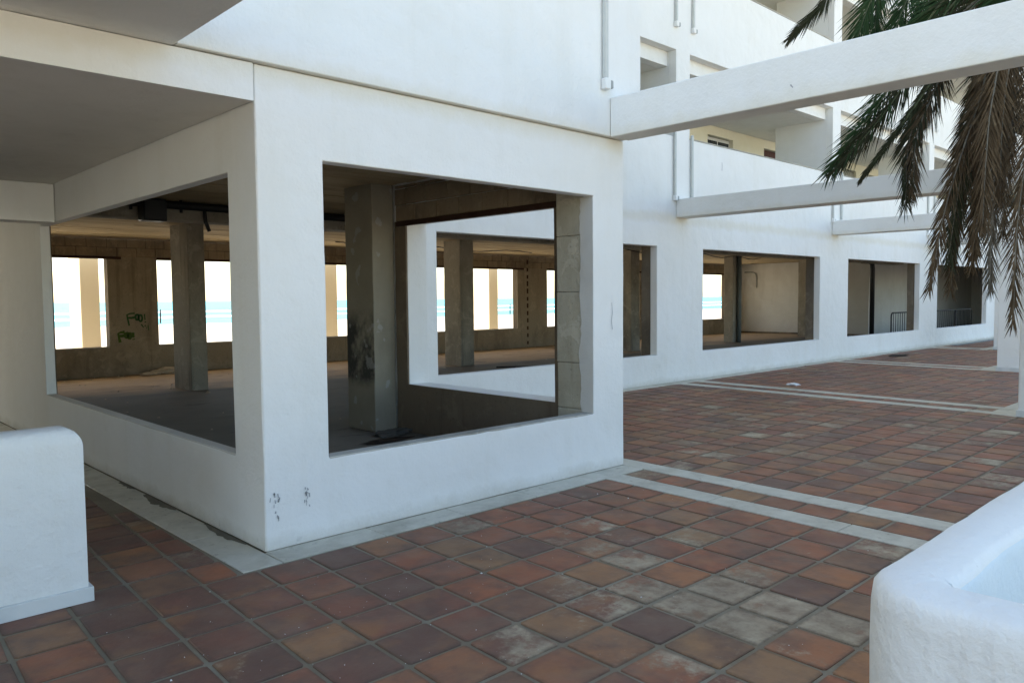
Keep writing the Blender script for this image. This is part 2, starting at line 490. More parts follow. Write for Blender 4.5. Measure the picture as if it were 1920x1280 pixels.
def hidden(c):
    """is the ground point behind the front building block?"""
    a, b = Vector((CAM_P.x, CAM_P.y)), Vector((c[0], c[1]))
    for i in range(1, 40):
        p = a.lerp(b, i / 40)
        if 0 < p.x < 3.6 and 0 < p.y < 3.8: return True
        if 3.6 <= p.x and p.y > 3.9: return True
    return False

_bmesh_cache = {}
def block_mesh(name, sx, sy, sz, mat, bev=.006):
    key = (name, round(sx, 3), round(sy, 3), round(sz, 3), mat.name)
    if key in _bmesh_cache: return _bmesh_cache[key]
    bm = bmesh.new()
    bmesh.ops.create_cube(bm, size=1.0)
    for v in bm.verts: v.co = (v.co.x * sx, v.co.y * sy, v.co.z * sz)
    if bev: bmesh.ops.bevel(bm, geom=bm.edges[:], offset=bev, segments=1, affect='EDGES')
    me = bpy.data.meshes.new(name); bm.to_mesh(me); bm.free()
    me.materials.append(mat)
    _bmesh_cache[key] = me
    return me

def pieces(name, boxes, mat, parent, cap=300, bev=.005, jit=.004):
    """boxes as separate objects sharing mesh data; past the cap one joined 'stuff' part"""
    boxes = sorted(boxes, key=lambda b: -area_px(b))
    for b in boxes[:cap]:
        sx, sy, sz = b[1] - b[0], b[3] - b[2], b[5] - b[4]
        me = block_mesh(name, sx, sy, sz, mat, min(bev, sx / 4, sy / 4, sz / 4))
        c = Vector(((b[0] + b[1]) / 2, (b[2] + b[3]) / 2, (b[4] + b[5]) / 2))
        o = put(name, me, parent, c + Vector((random.uniform(-1, 1), random.uniform(-1, 1), random.uniform(-1, 1))) * jit)
        o['tone'] = random.random()
    rest = boxes[cap:]
    if rest:
        V, Fc = [], []
        for b in rest:
            v, f = box_vf(*b); n = len(V)
            d = Vector((random.uniform(-1, 1), random.uniform(-1, 1), 0)) * jit
            V += [tuple(Vector(p) + d) for p in v]; Fc += [tuple(i + n for i in q) for q in f]
        tag(put(name, mesh_from(name, V, Fc, mat), parent), kind='stuff')

def block_boxes(axis, u, v, w, holes, bl=.395, bh=.195, gap=.007, zoff=0.0):
    out = []
    zz, row = v[0], 0
    while zz < v[1] - .03:
        z1 = min(zz + bh, v[1])
        uu = u[0] - (bl / 2 if row % 2 else 0)
        while uu < u[1]:
            a, b = max(uu, u[0]), min(uu + bl, u[1])
            segs = [(a, b - gap)]
            for h in holes:
                if h[2] < (zz + z1) / 2 < h[3]:
                    ns = []
                    for (p, q) in segs:
                        if q <= h[0] or p >= h[1]: ns.append((p, q)); continue
                        if p < h[0]: ns.append((p, h[0]))
                        if q > h[1]: ns.append((h[1], q))
                    segs = ns
            for p, q in segs:
                if q - p > .04:
                    out.append((p, q, w[0], w[1], zz, z1 - gap) if axis == 'x' else (w[0], w[1], p, q, zz, z1 - gap))
            uu += bl
        zz += bh; row += 1
    return out

# ================================================================== SETTING
X1 = 43.0
SHEAR = .052
def gx(u, y): return u + SHEAR * (y + .25)      # the laid lines drift slightly off the building's axis

ground = put('terrace_ground', mesh_from('terrace_ground', *box_vf(-60, 90, -70, 14, -.30, -.0065), M['grout']))
tag(ground, kind='structure')

tag(put('bounce_paving', mesh_from('bounce_paving', *box_vf(-60, 90, -70, -8.45, -.2, -.004), M['paving_sea'])), kind='structure')  # unseen pale ground behind the camera, added to bounce warm light
# tile grid
GAP = .020
P0 = .3255
u_cells = []                       # (u0,u1,kind)
u = 3.07
while u > -8.5:
    u_cells.append((u - P0, u, 't')); u -= P0
base = 3.07
strips = []
for bay in range(6):
    s0 = 3.07 + 6.57 * bay
    strips.append((s0, s0 + .235)); u_cells.append((s0 + .235, s0 + .55, 't')); strips.append((s0 + .55, s0 + .785))
    a, b = s0 + .785, s0 + 6.57
    n = 18
    for i in range(n): u_cells.append((a + (b - a) * i / n, a + (b - a) * (i + 1) / n, 't'))

def tile_mesh(seed, su, sv):
    rnd = random.Random(seed)
    hx, hy = (su - GAP) / 2, (sv - GAP) / 2
    c = .012
    ring = [(-hx + c, -hy), (hx - c, -hy), (hx, -hy + c), (hx, hy - c), (hx - c, hy), (-hx + c, hy), (-hx, hy - c), (-hx, -hy + c)]
    ring = [(x + rnd.uniform(-.003, .003), y + rnd.uniform(-.003, .003)) for x, y in ring]
    V, Fc = [], []
    for (s, z) in ((1, -.014), (1, -.004), (.965, 0.0)):
        V += [(x * s + SHEAR * y * s, y * s, z + (rnd.uniform(-.0007, .0007) if z > -.01 else 0)) for x, y in ring]
    for k2 in range(2):
        for i in range(8):
            a, b = k2 * 8 + i, k2 * 8 + (i + 1) % 8
            Fc.append((a, b, b + 8, a + 8))
    Fc.append(tuple(range(16, 24)))
    return V, Fc

def tile_uv(me, hx, hy):
    uvl = me.uv_layers.new(name='UVMap')
    return uvl

def make_tile(seed, su, sv):
    V, Fc = tile_mesh(seed, su, sv)
    me = mesh_from('floor_tile', V, Fc, M['tile'])
    uvl = me.uv_layers.new(name='UVMap')
    for lp in me.loops:
        p = me.vertices[lp.vertex_index].co
        uvl.data[lp.index].uv = (p.x / su + .5, p.y / sv + .5)
    return me

tiles = []
for (a, b, _) in u_cells:
    j = -26
    while j < 32:
        y1 = -.262 + P0 * (j + 1); y0 = y1 - P0
        j += 1
        yc = (y0 + y1) / 2
        uc = (a + b) / 2; xc = gx(uc, yc)
        if yc < -8.4: continue
        if yc > -.25:
            if xc > 3.6:
                if yc > 3.58 or (xc < 3.95 and uc < 3.9 and uc < 3.62): continue
                if uc < 3.6: continue
            elif xc > -.25 or yc > 9.0: continue
            right = xc + (b - a) / 2 + .02
            if xc < 0 and right > -.262:          # cut tile against the marble border
                w_cut = (b - a) - (right + .262)
                if w_cut < .05: continue
                xc -= (right + .262) / 2
                tiles.append((5e3, xc, yc, w_cut, P0)) if yc < 3 else None
                continue
        q = to_px((xc, yc, 0))
        ar = 0
        if q and -80 < q[0] < 2000 and -80 < q[1] < 1360 and not hidden((xc, yc)):
            ar = 1e6 / (q[2] ** 3)
            # behind the corner planter or the low wall on the left
            if q[0] > 1640 and q[1] > 1100: ar = 0
            if q[0] < 160 and q[1] > 810 and q[1] < 1110: ar = 0
        tiles.append((ar, xc, yc, b - a, P0))
tiles.sort(key=lambda t: -t[0])
tm = {}
def wtone(x, y):
    t = random.random()
    # darker, plum tiles gather by the passage corner and redder ones by the front wall
    if x < .4 and y > -1.9 and random.random() < .65: t = random.uniform(0, .24)
    elif t < .1 and random.random() < .7: t += .3
    elif x > 1 and y > -1.9 and x < 3 and random.random() < .5: t = random.uniform(.32, .5)
    return t
for (ar, x, y, su, sv) in tiles[:300]:
    key = (random.randrange(5), round(su, 3))
    if key not in tm: tm[key] = make_tile(key[0] + 1, su, sv)
    o = put('floor_tile', tm[key], ground, (x, y, random.uniform(-.0015, .0015)))
    o.rotation_euler = (random.uniform(-.004, .004), random.uniform(-.004, .004), random.uniform(-.006, .006))
    o['tone'] = wtone(x, y)
V, Fc, UV, TN = [], [], [], []
for (ar, x, y, su, sv) in tiles[300:]:
    v, f = tile_mesh(random.randrange(1000), su, sv)
    n = len(V); dz = random.uniform(-.0015, .0015); t = wtone(x, y)
    for p in v:
        V.append((p[0] + x, p[1] + y, p[2] + dz)); UV.append((p[0] / su + .5, p[1] / sv + .5))
    Fc += [tuple(i + n for i in q) for q in f]
    TN += [t] * len(f)
me = mesh_from('floor_tile', V, Fc, M['tile'])
uvl = me.uv_layers.new(name='UVMap')
for lp in me.loops: uvl.data[lp.index].uv = UV[lp.vertex_index]
at = me.attributes.new('tone', 'FLOAT', 'FACE')
at.data.foreach_set('value', TN)
tag(put('floor_tile', me, ground), kind='stuff')

# marble strips: slabs laid end to end
def slab_quad(name, pts, z0, z1, mat, parent):
    c = sum((Vector(p) for p in pts), Vector((0, 0))) / 4
    V = [(p[0] - c.x, p[1] - c.y, z0) for p in pts] + [(p[0] - c.x, p[1] - c.y, z1) for p in pts]
    Fc = [(3, 2, 1, 0), (4, 5, 6, 7)] + [(i, (i + 1) % 4, (i + 1) % 4 + 4, i + 4) for i in range(4)]
    o = put(name, mesh_from(name, V, Fc, mat), parent, (c.x, c.y, 0))
    bevel_obj(o, .003, 1)
    return o
def strip_y(u0, u1, ya, yb, length=.98):
    y = ya
    while y > yb + .01:
        e = max(y - length * random.uniform(.85, 1.1), yb)
        slab_quad('marble_slab', [(gx(u0, y - .003), y - .003), (gx(u0, e + .003), e + .003), (gx(u1, e + .003), e + .003), (gx(u1, y - .003), y - .003)][::-1],
                  -.018, .001 + random.uniform(-.001, .002), M['marble'], ground)
        y = e
for i, (a, b) in enumerate(strips):
    bay = i // 2
    ya = 3.58 if bay else (-.24)
    if i == 1: ya = 3.58
    yb = (-8.4, -1.5, .45, 2.1, 2.4, 2.6)[bay]
    if bay < 4: strip_y(a, b, ya, yb)
def strip_x(x0, x1_, y0, y1, length=1.0, zt=.002):
    x = x0
    while x < x1_ - .01:
        e = min(x + length * random.uniform(.8, 1.1), x1_)
        slab_quad('marble_slab', [(x + .003, y0), (e - .003, y0), (e - .003, y1), (x + .003, y1)], -.018, zt + random.uniform(-.001, .002), M['marble'], ground)
        x = e
strip_x(-.01, 3.62, -.245, -.002, .8)
strip_x(3.9, 30.0, 3.585, 3.806, 1.2)
y = -.245
while y < 8.6:      # along the passage wall
    e = y + .85 * random.uniform(.8, 1.1)
    slab_quad('marble_slab', [(-.262, y + .003), (-.012, y + .003), (-.012, e - .003), (-.262, e - .003)], -.018, .001, M['marble'], ground)
    y = e
for k2, (xa, ya) in enumerate(((9.5, -1.86), (16.2, .12), (23.2, 2.0))):   # footing slabs beside the pillars
    slab_quad('marble_slab', [(xa - .05, ya), (xa + 1.65, ya), (xa + 1.65, ya + .36), (xa + .05, ya + .36)], -.018, .006, M['marble'], ground)

for (ya, yb, wd) in ((.25, .9, .06), (1.45, 2.1, .085), (2.35, 2.75, .05)):
    V = []; n = 14
    for i in range(n + 1):
        t = i / n; y = ya + (yb - ya) * t
        e = wd * math.sin(math.pi * min(max(t, .03), .97)) ** .5 * random.uniform(.55, 1.1)
        V += [(-.0125, y, .0045), (-.0125 - e, y + random.uniform(-.02, .02), .0042)]
    put('dirt_patch', mesh_from('dirt_patch', V, [(i * 2, i * 2 + 1, i * 2 + 3, i * 2 + 2) for i in range(n)], M['dark_tone']), ground)

# the sea side
sandy = put('beach_sand', mesh_from('beach_sand', [(-600, 17.6, -.6), (900, 17.6, -.6), (900, 175, -3.6), (-600, 175, -3.6), (-600, 190, -5), (900, 190, -5)],
            [(0, 1, 2, 3), (3, 2, 5, 4)], M['sand']))
tag(sandy, kind='structure')
seav = put('sea_water', mesh_from('sea_water', [(-6000, 168, -3.5), (6500, 168, -3.5), (6500, 7000, -3.5), (-6000, 7000, -3.5)], [(0, 1, 2, 3)], M['sea']))
tag(seav, kind='structure')
for (d, wd) in ((232, 6), (350, 14)):     # two lines of breaking waves
    V, Fc = [], []
    n = 60
    for i in range(n + 1):
        x = -200 + 900 * i / n
        a = d + 3 * math.sin(i * .7) + random.uniform(-2, 2)
        ww = wd * (.75 + .35 * math.sin(i * .43 + d))
        V += [(x, a, -3.49), (x, a + ww * .5, -3.05), (x, a + ww, -3.49)]
        if i: b = (i - 1) * 3; Fc += [(b, b + 3, b + 4, b + 1), (b + 1, b + 4, b + 5, b + 2)]
    tag(put('surf_line', mesh_from('surf_line', V, Fc, M['foam'], True)), kind='structure')
seaterr = box('sea_terrace', (-40, 60, 13.36, 17.6, -.6, -.02), M['paving_sea'], None, 0)
tag(seaterr, kind='structure')

# ================================================================== THE BUILDING
bld = thing('apartment_building', 'white seaside apartment building with large unglazed ground floor openings and balconies above', 'building', (0, 0, 0))

ZH, ZS = 2.512, .537
# front block: wall facing the terrace
wall('front_wall', M['white'], 'x', (.003, 3.643), (0, 3.052), (0, .12), [(.469, 3.206, ZS, ZH)], bld, .12, .005, .010)
box('window_sill', (.475, 3.20, .004, .119, ZS - .01, ZS + .007), M['sill'], bld, .004)
# passage wall
wall('passage_wall', M['white'], 'y', (.004, 13.3), (0, 3.050), (0, .10), [(.42, 5.23, .568, 2.437)], bld, .3, .004, .010)
box('window_sill', (.004, .097, .424, 5.226, .558, .574), M['shade_white'], bld, .004)
# side wall of the front block, white outside
wall('side_wall', M['white'], 'y', (.122, 3.80), (0, 3.43), (3.352, 3.643), [(.60, 3.02, .575, 2.505)], bld, .3, .003, .008)
# wing wall with all the openings of three storeys
holes = [(4.42, 9.47, ZS, ZH), (10.975, 16.02, ZS, ZH), (17.60, 22.60, ZS, ZH), (24.12, 29.20, ZS, ZH), (30.7, 35.8, ZS, ZH)]
cols = [10.05, 10.50, 16.61, 17.05, 23.20, 23.62, 29.8, 30.2, 36.4]
levels = [(4.54, 6.11), (7.66, 9.22), (10.75, 12.3), (13.85, 15.4)]  # topmost level is unseen, added so its height shades the palm
spans = [(4.4, 10.05), (10.50, 16.61), (17.05, 23.20), (23.62, 29.8), (30.2, 36.4)]
for (z0, z1) in levels:
    for (a, b) in spans:
        holes.append((a, b, z0, z1))
wall('wing_wall', M['white'], 'x', (3.643, X1), (0, 16.4), (3.81, 3.96), holes, bld, .45, .004, .010)
# upper storeys of the front block, standing a little proud of the ground floor
wall('upper_front_wall', M['white'], 'x', (-.48, 3.84), (3.056, 16.4), (-.05, .15), [(3.642, 3.85, 3.0, 3.43)], bld, .3, .004, .010)
wall('upper_side_wall', M['white'], 'y', (.152, 3.806), (3.43, 16.4), (3.645, 3.84), [], bld, .5, .003, .008)
box('rear_upper_block', (-22, -.49, .3, 13.3, 3.09, 16.4), M['white'], bld, .01)
box('roof_slab', (-22, X1, .16, 13.3, 16.41, 16.8), M['white'], bld, .01)
box('passage_shade_block', (-22, -4.2, .3, 13.3, 0, 2.82), M['white'], bld, .01)  # unseen mass across the passage, added to darken the passage wall
box('upper_rear_wall', (-.47, X1, 13.0, 13.3, 3.2, 16.39), M['white'], bld, 0)
box('end_wall', (X1 - .2, X1, 3.97, 12.99, 0, 16.39), M['white'], bld, 0)

# galleries: slabs, spandrels, fins, rear walls
for li, (z0, z1) in enumerate(levels):
    fz = (3.40, 6.52, 9.61, 12.71)[li]
    top = fz + 2.45
    box('gallery_floor', (3.85, X1 - .21, 3.962, 6.198, fz - .26 + .004, fz), M['soffit'], bld, .005)
    for (a, b) in spans:
        box('spandrel', (a + .001, b - .001, 4.0, 4.20, top, z1 + .14), M['white'], bld, .006)
        box('lintel', (a + .001, b - .001, 3.963, 3.998, z1 + .002, z1 + .14), M['white'], bld, 0)
    for c0, c1 in ((10.05, 10.50), (16.61, 17.05), (23.20, 23.62), (29.8, 30.2)):
        box('gallery_fin', (c0 + .003, c1 - .003, 3.963, 5.30, fz + .002, z1 + .145), M['white'], bld, .006)
    hs = []
    for x in (14.9, 17.7, 20.0, 22.8, 24.55, 28.2, 31.5):
        hs.append((x, x + (1.2 if x < 15 else .92), fz + .02 + (.95 if x in (14.9, 24.55) else 0), fz + 2.22))
    hs += [(6.0, 6.9, fz + .02, fz + 2.22), (11.6, 12.5, fz + .02, fz + 2.22)]
    wall('gallery_rear_wall', M['cream'], 'x', (3.85, X1 - .21), (fz + .002, top + .0), (6.2, 6.36), hs, bld, 3, 0, .006)
    for i, h in enumerate(hs):
        dark = i == 1
        if h[2] > fz + .5:
            fr = box('window', (h[0] + .02, h[1] - .02, 6.30, 6.35, h[2] + .02, h[3] - .02), M['frame'], bld, .004)
            for kx in range(2):
                ww = (h[1] - h[0] - .1) / 2
                box('pane', (h[0] + .05 + kx * ww + .03, h[0] + .05 + (kx + 1) * ww - .03, 6.285, 6.299, h[2] + .08, h[3] - .10), M['glass_dark'], fr, 0)
        else:
            d = box('door', (h[0] + .02, h[1] - .02, 6.29, 6.34, h[2] + .01, h[3] - .02), M['door_red'] if dark else M['door_grey'], bld, .004)
            if dark: d['label'] = 'dark red door'
            for kx in range(9):
                zz = h[2] + .15 + kx * .22
                box('door_slat', (h[0] + .10, h[1] - .10, 6.272, 6.288, zz, zz + .16), M['door_red'] if dark else M['door_grey'], d, 0)
    box('wall_box', (18.76, 18.95, 6.15, 6.197, fz + 2.0, fz + 2.14), M['grey_pvc'], bld, .01)
    top_band = box('parapet_coping', (10.53, 16.58, 3.800, 3.968, z0 + .001, z0 + .022), M['sill'], bld, .004)
    top_band = box('parapet_coping', (17.08, 23.17, 3.800, 3.968, z0 + .001, z0 + .022), M['sill'], bld, .004)
box('ceiling_slab', (3.85, X1 - .21, 4.21, 6.198, 5.852, 5.855), M['soffit'], bld, 0)
box('ceiling_slab', (3.85, X1 - .21, 4.21, 6.198, 8.972, 8.975), M['soffit'], bld, 0)
box('ceiling_slab', (3.85, X1 - .21, 4.21, 6.198, 12.062, 12.065), M['soffit'], bld, 0)
box('ceiling_slab', (3.85, X1 - .21, 4.21, 6.198, 15.162, 15.165), M['soffit'], bld, 0)

# covered passage on the left: slabs and beams
box('passage_soffit_slab', (-22, -.006, .006, 13.3, 2.822, 3.048), M['soffit'], bld, .006)
wall('passage_front_beam', M['white'], 'x', (-14, -.008), (2.820, 3.049), (-.012, .003), [], bld, .4, .0, .003)
wall('passage_cross_beam', M['white'], 'x', (-14, -.008), (2.425, 2.818), (4.56, 4.86), [], bld, .5, .003, .008)
box('overhead_slab', (-14, -.485, -2.6, .295, 3.053, 3.35), M['soffit'], bld, .008)

# ground floor: screed, raw block walls, columns, formwork ceiling
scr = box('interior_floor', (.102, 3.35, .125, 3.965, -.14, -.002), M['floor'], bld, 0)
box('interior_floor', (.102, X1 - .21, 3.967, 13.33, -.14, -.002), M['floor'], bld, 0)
wall('inner_lining', M['render_dark'], 'x', (.12, 3.2), (.001, 2.97), (.121, .134), [(.45, 3.206, ZS - .03, ZH + .01)], bld, 2, 0, 0)
wall('inner_lining', M['render_dark'], 'y', (.14, 13.2), (.001, 2.97), (.101, .114), [(.40, 5.25, .53, 2.47)], bld, 2, 0, 0)
wall('inner_lining', M['render_dark'], 'x', (3.66, X1 - .3), (.001, 2.97), (3.961, 3.975), [(h[0] - .01, h[1] + .01, h[2] - .02, h[3] + .01) for h in holes[:5]], bld, 2, 0, 0)

bw_holes = [(-2.5, 3.07, .634, 2.544), (4.09, 9.14, .634, 2.544), (10.16, 15.2, .634, 2.544), (16.57, 21.62, .634, 2.544), (22.64, 27.69, .634, 2.544)]
wall('sea_wall', M['mortar'], 'x', (.11, X1 - .21), (0, 3.0), (13.355, 13.55), bw_holes, bld, 2, 0, 0)
pieces('concrete_block', block_boxes('x', (.12, 29.0), (2.555, 2.97), (13.338, 13.372), bw_holes, zoff=0, gap=.012), M['block'], bld, 220)
wall('sea_wall_render', M['wall_render'], 'x', (.12, 29.0), (.0, 2.553), (13.335, 13.353), bw_holes, bld, .4, .004, .004)
for (a, b, c, d) in bw_holes:
    box('steel_lintel', (max(a, .12) - .0, b + .28, 13.315, 13.36, 2.50, 2.555), M['rust'], bld, .003)
    box('window_sill', (max(a, .12) + .005, b - .005, 13.33, 13.56, .615, .632), M['sill'], bld, .003)
sw_hole = [(.60, 3.02, .575, 2.505)]
pieces('concrete_block', block_boxes('y', (.46, 3.24), (2.53, 2.96), (3.325, 3.356), sw_hole, gap=.010), M['block'], bld, 60, .004, .003)
wall('side_wall_render', M['brown_render'], 'y', (.46, 3.24), (.0, 2.528), (3.326, 3.351), sw_hole, bld, .35, .004, .004)
box('steel_lintel', (3.30, 3.345, .47, 3.18, 2.468, 2.525), M['rust'], bld, .003)
# corner pier with lift joints, ragged plaster edge
zz = 0
hts = [.56, .43, .66, .52, .48, .34]
for i, h in enumerate(hts):
    dx = random.uniform(-.004, .004)
    wall('concrete_lift', M['pale_concrete'], 'y', (.124, .455 + random.uniform(-.008, .004)), (zz + .003, min(zz + h, 2.97)), (3.210 + dx, 3.350), [], bld, .09, .006, .007)
    zz += h
V, Fc = [], []
n = 46
for i in range(n + 1):
    z = ZS + .005 + (ZH - ZS - .01) * i / n
    e = .155 + .035 * noise.noise(Vector((z * 3.3, 0, 0))) + .02 * noise.noise(Vector((z * 14, 4, 0))) + random.uniform(-.004, .004)
    V += [(3.2005, .0 + .004, z), (3.2005, e, z), (3.209, e + .004, z)]
    if i: b = (i - 1) * 3; Fc += [(b, b + 1, b + 4, b + 3), (b + 1, b + 2, b + 5, b + 4)]
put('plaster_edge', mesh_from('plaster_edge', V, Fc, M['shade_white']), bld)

def column(b, mat=M['concrete'], lifts=(.95, .9, 1.2)):
    x0, x1_, y0, y1 = b
    o = wall('concrete_column', mat, 'x', (x0, x1_), (0, 2.975), (y0, y1), [], bld, .11, .009, .014)
    return o
col2 = column((3.01, 3.318, 3.25, 3.85), M['sooty'])
for (x0, w_) in ((3.20, .30), (9.60, .42), (16.1, .42), (21.75, .32), (27.2, .42)):
    column((x0, x0 + w_, 9.30 if x0 < 9 else 9.5, 10.1 if x0 < 20 else 9.85), M['concrete'])
for x in (9.475, 16.025, 22.605):
    column((x, x + .42, 3.98, 4.17), M['render_dark'])

# ceiling boards
bb = []
yy = .14
while yy < 13.3:
    x = .2 - random.uniform(0, 2.5)
    while x < 28.5:
        L_ = random.choice((2.4, 3.0, 3.6))
        a, b = max(x, .12), min(x + L_ - .008, 28.6)
        if b - a > .2 and not (a > 3.4 and yy < 3.9) and b > .3:
            dz = random.uniform(0, .008)
            bb.append((a, b if (yy > 3.9 or b < 3.3) else 3.3, yy, yy + .188, 2.972 - dz, 2.999))
        x += L_
    yy += .2
pieces('ceiling_board', bb, M['board'], bld, 300, .003, .0)
box('ceiling_slab', (.103, 3.35, .14, 3.79, 3.001, 3.05), M['mortar'], bld, 0)
box('ceiling_slab', (.103, X1 - .21, 3.98, 13.3, 3.001, 3.13), M['mortar'], bld, 0)
# downstand beam and drain pipe
box('ceiling_beam', (.12, 28.6, 6.42, 6.80, 2.715, 2.969), M['concrete'], bld, .01)
pp = tube('drain_pipe', [(.6, 6.28, 2.90), (6, 6.28, 2.885), (12, 6.28, 2.87), (20, 6.28, 2.85)], .055, M['black_pipe'], bld)
for x in (1.30, 1.62, 1.95, 5.0, 8.2, 11.0, 14.5):
    tube('pipe_hanger', [(x, 6.28, 2.99), (x, 6.28, 2.80)], .022, M['black_pipe'], pp, 8)
box('junction_box', (1.42, 1.72, 6.15, 6.40, 2.66, 2.95), M['black_pipe'], pp, .02)
tube('pipe_drop', [(2.28, 6.3, 2.86), (2.29, 6.3, 2.70), (2.34, 6.3, 2.57)], .028, M['black_pipe'], pp, 8)
tube('drain_pipe', [(22.02, 9.42, .0), (22.02, 9.42, 2.96)], .075, M['blue_pipe'], bld, 14)
tube('drain_pipe', [(27.6, 7.55, 2.86), (28.2, 7.52, 2.86), (28.42, 7.5, 2.80), (28.48, 7.5, 2.6), (28.48, 7.5, 0)], .085, M['black_pipe'], bld, 14)
tube('conduit', [(28.66, 13.0, 2.62), (28.66, 12.62, 2.62), (28.66, 12.48, 2.55), (28.66, 12.44, 2.35), (28.66, 12.44, 1.95)], .022, M['grey_pvc'], bld, 8)
# rendered cross walls at the far end
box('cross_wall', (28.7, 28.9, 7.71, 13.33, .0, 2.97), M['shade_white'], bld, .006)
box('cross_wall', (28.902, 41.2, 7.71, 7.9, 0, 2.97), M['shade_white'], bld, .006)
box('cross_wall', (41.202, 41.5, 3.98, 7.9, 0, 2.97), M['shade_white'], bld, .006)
box('wall_strip', (28.672, 28.698, 7.75, 13.30, .0, .07), M['render_dark'], bld, .003)
# ceiling cable loops
tube('ceiling_cable', [(15.2 + i * .5, 9.0, 2.93 - .10 * math.sin(i * .8) ** 2) for i in range(16)], .012, M['black_pipe'], bld, 6)
tube('ceiling_cable', [(7.5 + i * .5, 11.5, 2.95 - .08 * math.sin(i * .55) ** 2) for i in range(14)], .012, M['black_pipe'], bld, 6)

# expansion joint on the sea wall: dark gaps one above the other
for i in range(12):
    box('joint_gap', (15.62, 15.68, 13.325, 13.345, .1 + i * .235, .1 + i * .235 + random.uniform(.08, .17)), M['rust'], bld, 0)

# downpipes with their outlets
def downpipe(x, y, z0, z1, w_=.055):
    o = box('downpipe', (x - w_ / 2, x + w_ / 2, y - w_, y - .004, z0, z1), M['downpipe'], bld, .012)
    q = box('outlet', (x - w_ * .75, x + w_ * .75, y - w_ * 1.35, y - .003, z0 - .10, z0 + .0), M['white'], o, .01)
    box('spout', (x + w_ * .75, x + w_ * 1.7, y - w_ * 1.2, y - .02, z0 - .085, z0 - .01), M['grey_pvc'], o, .012)
for x in (9.98, 10.535):
    downpipe(x, 3.81, 3.46, 4.62)
    downpipe(x + .03, 3.81, 6.60, 7.62)
    downpipe(x + .03, 3.81, 9.66, 10.7)
for x in (16.62, 17.10, 23.1, 23.66):
    downpipe(x, 3.81, 3.46, 4.62)
    downpipe(x, 3.81, 6.60, 7.62)
downpipe(3.29, -.05, 3.55, 16.3, .048)

# graffiti and scuffs: thin paint strokes on the surfaces
def stroke(name, pts, r, mat, axis='x', at=0.0, parent=bld):
    """flat ribbon stroke of paint lying 1-2 mm in front of a wall; pts in (u, z)"""
    V, Fc = [], []
    for i, p in enumerate(pts):
        a = Vector(pts[max(i - 1, 0)]); b = Vector(pts[min(i + 1, len(pts) - 1)])
        t = (b - a); t = t.normalized() if t.length else Vector((1, 0))
        nn = Vector((-t.y, t.x)) * r * random.uniform(.7, 1.25)
        for s in (1, -1):
            q = Vector(p) + nn * s
            V.append((q.x, at, q.y) if axis == 'x' else (at, q.x, q.y))
        if i: Fc.append((i * 2 - 2, i * 2 - 1, i * 2 + 1, i * 2))
    return put(name, mesh_from(name, V, Fc, mat), parent)
def arc(cx_, cz_, rx, rz, a0, a1, n=14):
    return [(cx_ + rx * math.cos(R_(a0 + (a1 - a0) * i / n)), cz_ + rz * math.sin(R_(a0 + (a1 - a0) * i / n))) for i in range(n + 1)]
gy = 13.322
def tag_word(x, z, s, mat, r):
    stroke('graffiti', [(x + .55 * s, z + .42 * s), (x + .22 * s, z + .40 * s), (x, z + .30 * s), (x + .05 * s, z - .02 * s), (x + .14 * s, z - .5 * s)], r, mat, 'x', gy)
    stroke('graffiti', [(x + .02 * s, z + .10 * s), (x + .3 * s, z + .07 * s), (x + .55 * s, z + .12 * s)], r, mat, 'x', gy)
    stroke('graffiti', arc(x + .72 * s, z + .12 * s, .13 * s, .2 * s, 0, 360), r, mat, 'x', gy)
    stroke('graffiti', arc(x + .95 * s, z + .05 * s, .13 * s, .24 * s, 30, 390), r, mat, 'x', gy)
    stroke('graffiti', [(x + 1.25 * s, z + .35 * s), (x + 1.27 * s, z - .1 * s)], r * .8, mat, 'x', gy)
    stroke('graffiti', [(x + 1.29 * s, z - .22 * s), (x + 1.30 * s, z - .30 * s)], r, mat, 'x', gy)
tag_word(3.43, 1.22, .29, M['green_paint'], .020)
stroke('graffiti', [(3.72, 1.10), (3.76, 1.03), (3.80, 1.08), (3.83, 1.0), (3.86, 1.08), (3.87, .96)], .012, M['green_paint'], 'x', gy)
tag_word(3.24, .84, .24, M['lime_paint'], .030)
for k2 in range(26):
    x = random.choice((.075, .08, .05, .30, .295)) + random.uniform(-.02, .02)
    z = random.uniform(.20, .42) if x < .2 else random.uniform(.22, .38)
    stroke('scuff_mark', [(x, z), (x + random.uniform(-.006, .006), z - random.uniform(.01, .03))], random.uniform(.002, .005), M['smudge'], 'x', -.0045)

stroke('scuff_mark', [(11.62, 4.24), (11.63, 4.16), (11.62, 4.08)], .006, M['smudge'], 'x', 3.801)
stroke('scuff_mark', [(3.46, 1.55), (3.47, 1.46), (3.455, 1.38), (3.47, 1.30)], .003, M['smudge'], 'x', -.0055)
stroke('scuff_mark', [(-1.78, 3.17), (-1.80, 3.145)], .005, M['smudge'], 'y', 3.375)
# pillars of the sea terrace
for i in range(5):
    x = 3.25 + 6.57 * i
    p = box('sea_pillar', (x, x + .42, 16.0, 16.95, -.02, 3.3), M['ochre'], bld, .012)
    box('sea_pillar_base', (x - .03, x + .45, 15.97, 16.98, -.018, .12), M['paving_sea'], p, .008)
box('sun_block_slab', (-5, 36, 13.56, 15.55, 3.0, 3.2), M['white'], bld, .01)  # unseen slab, added to keep direct sun out of the sea windows

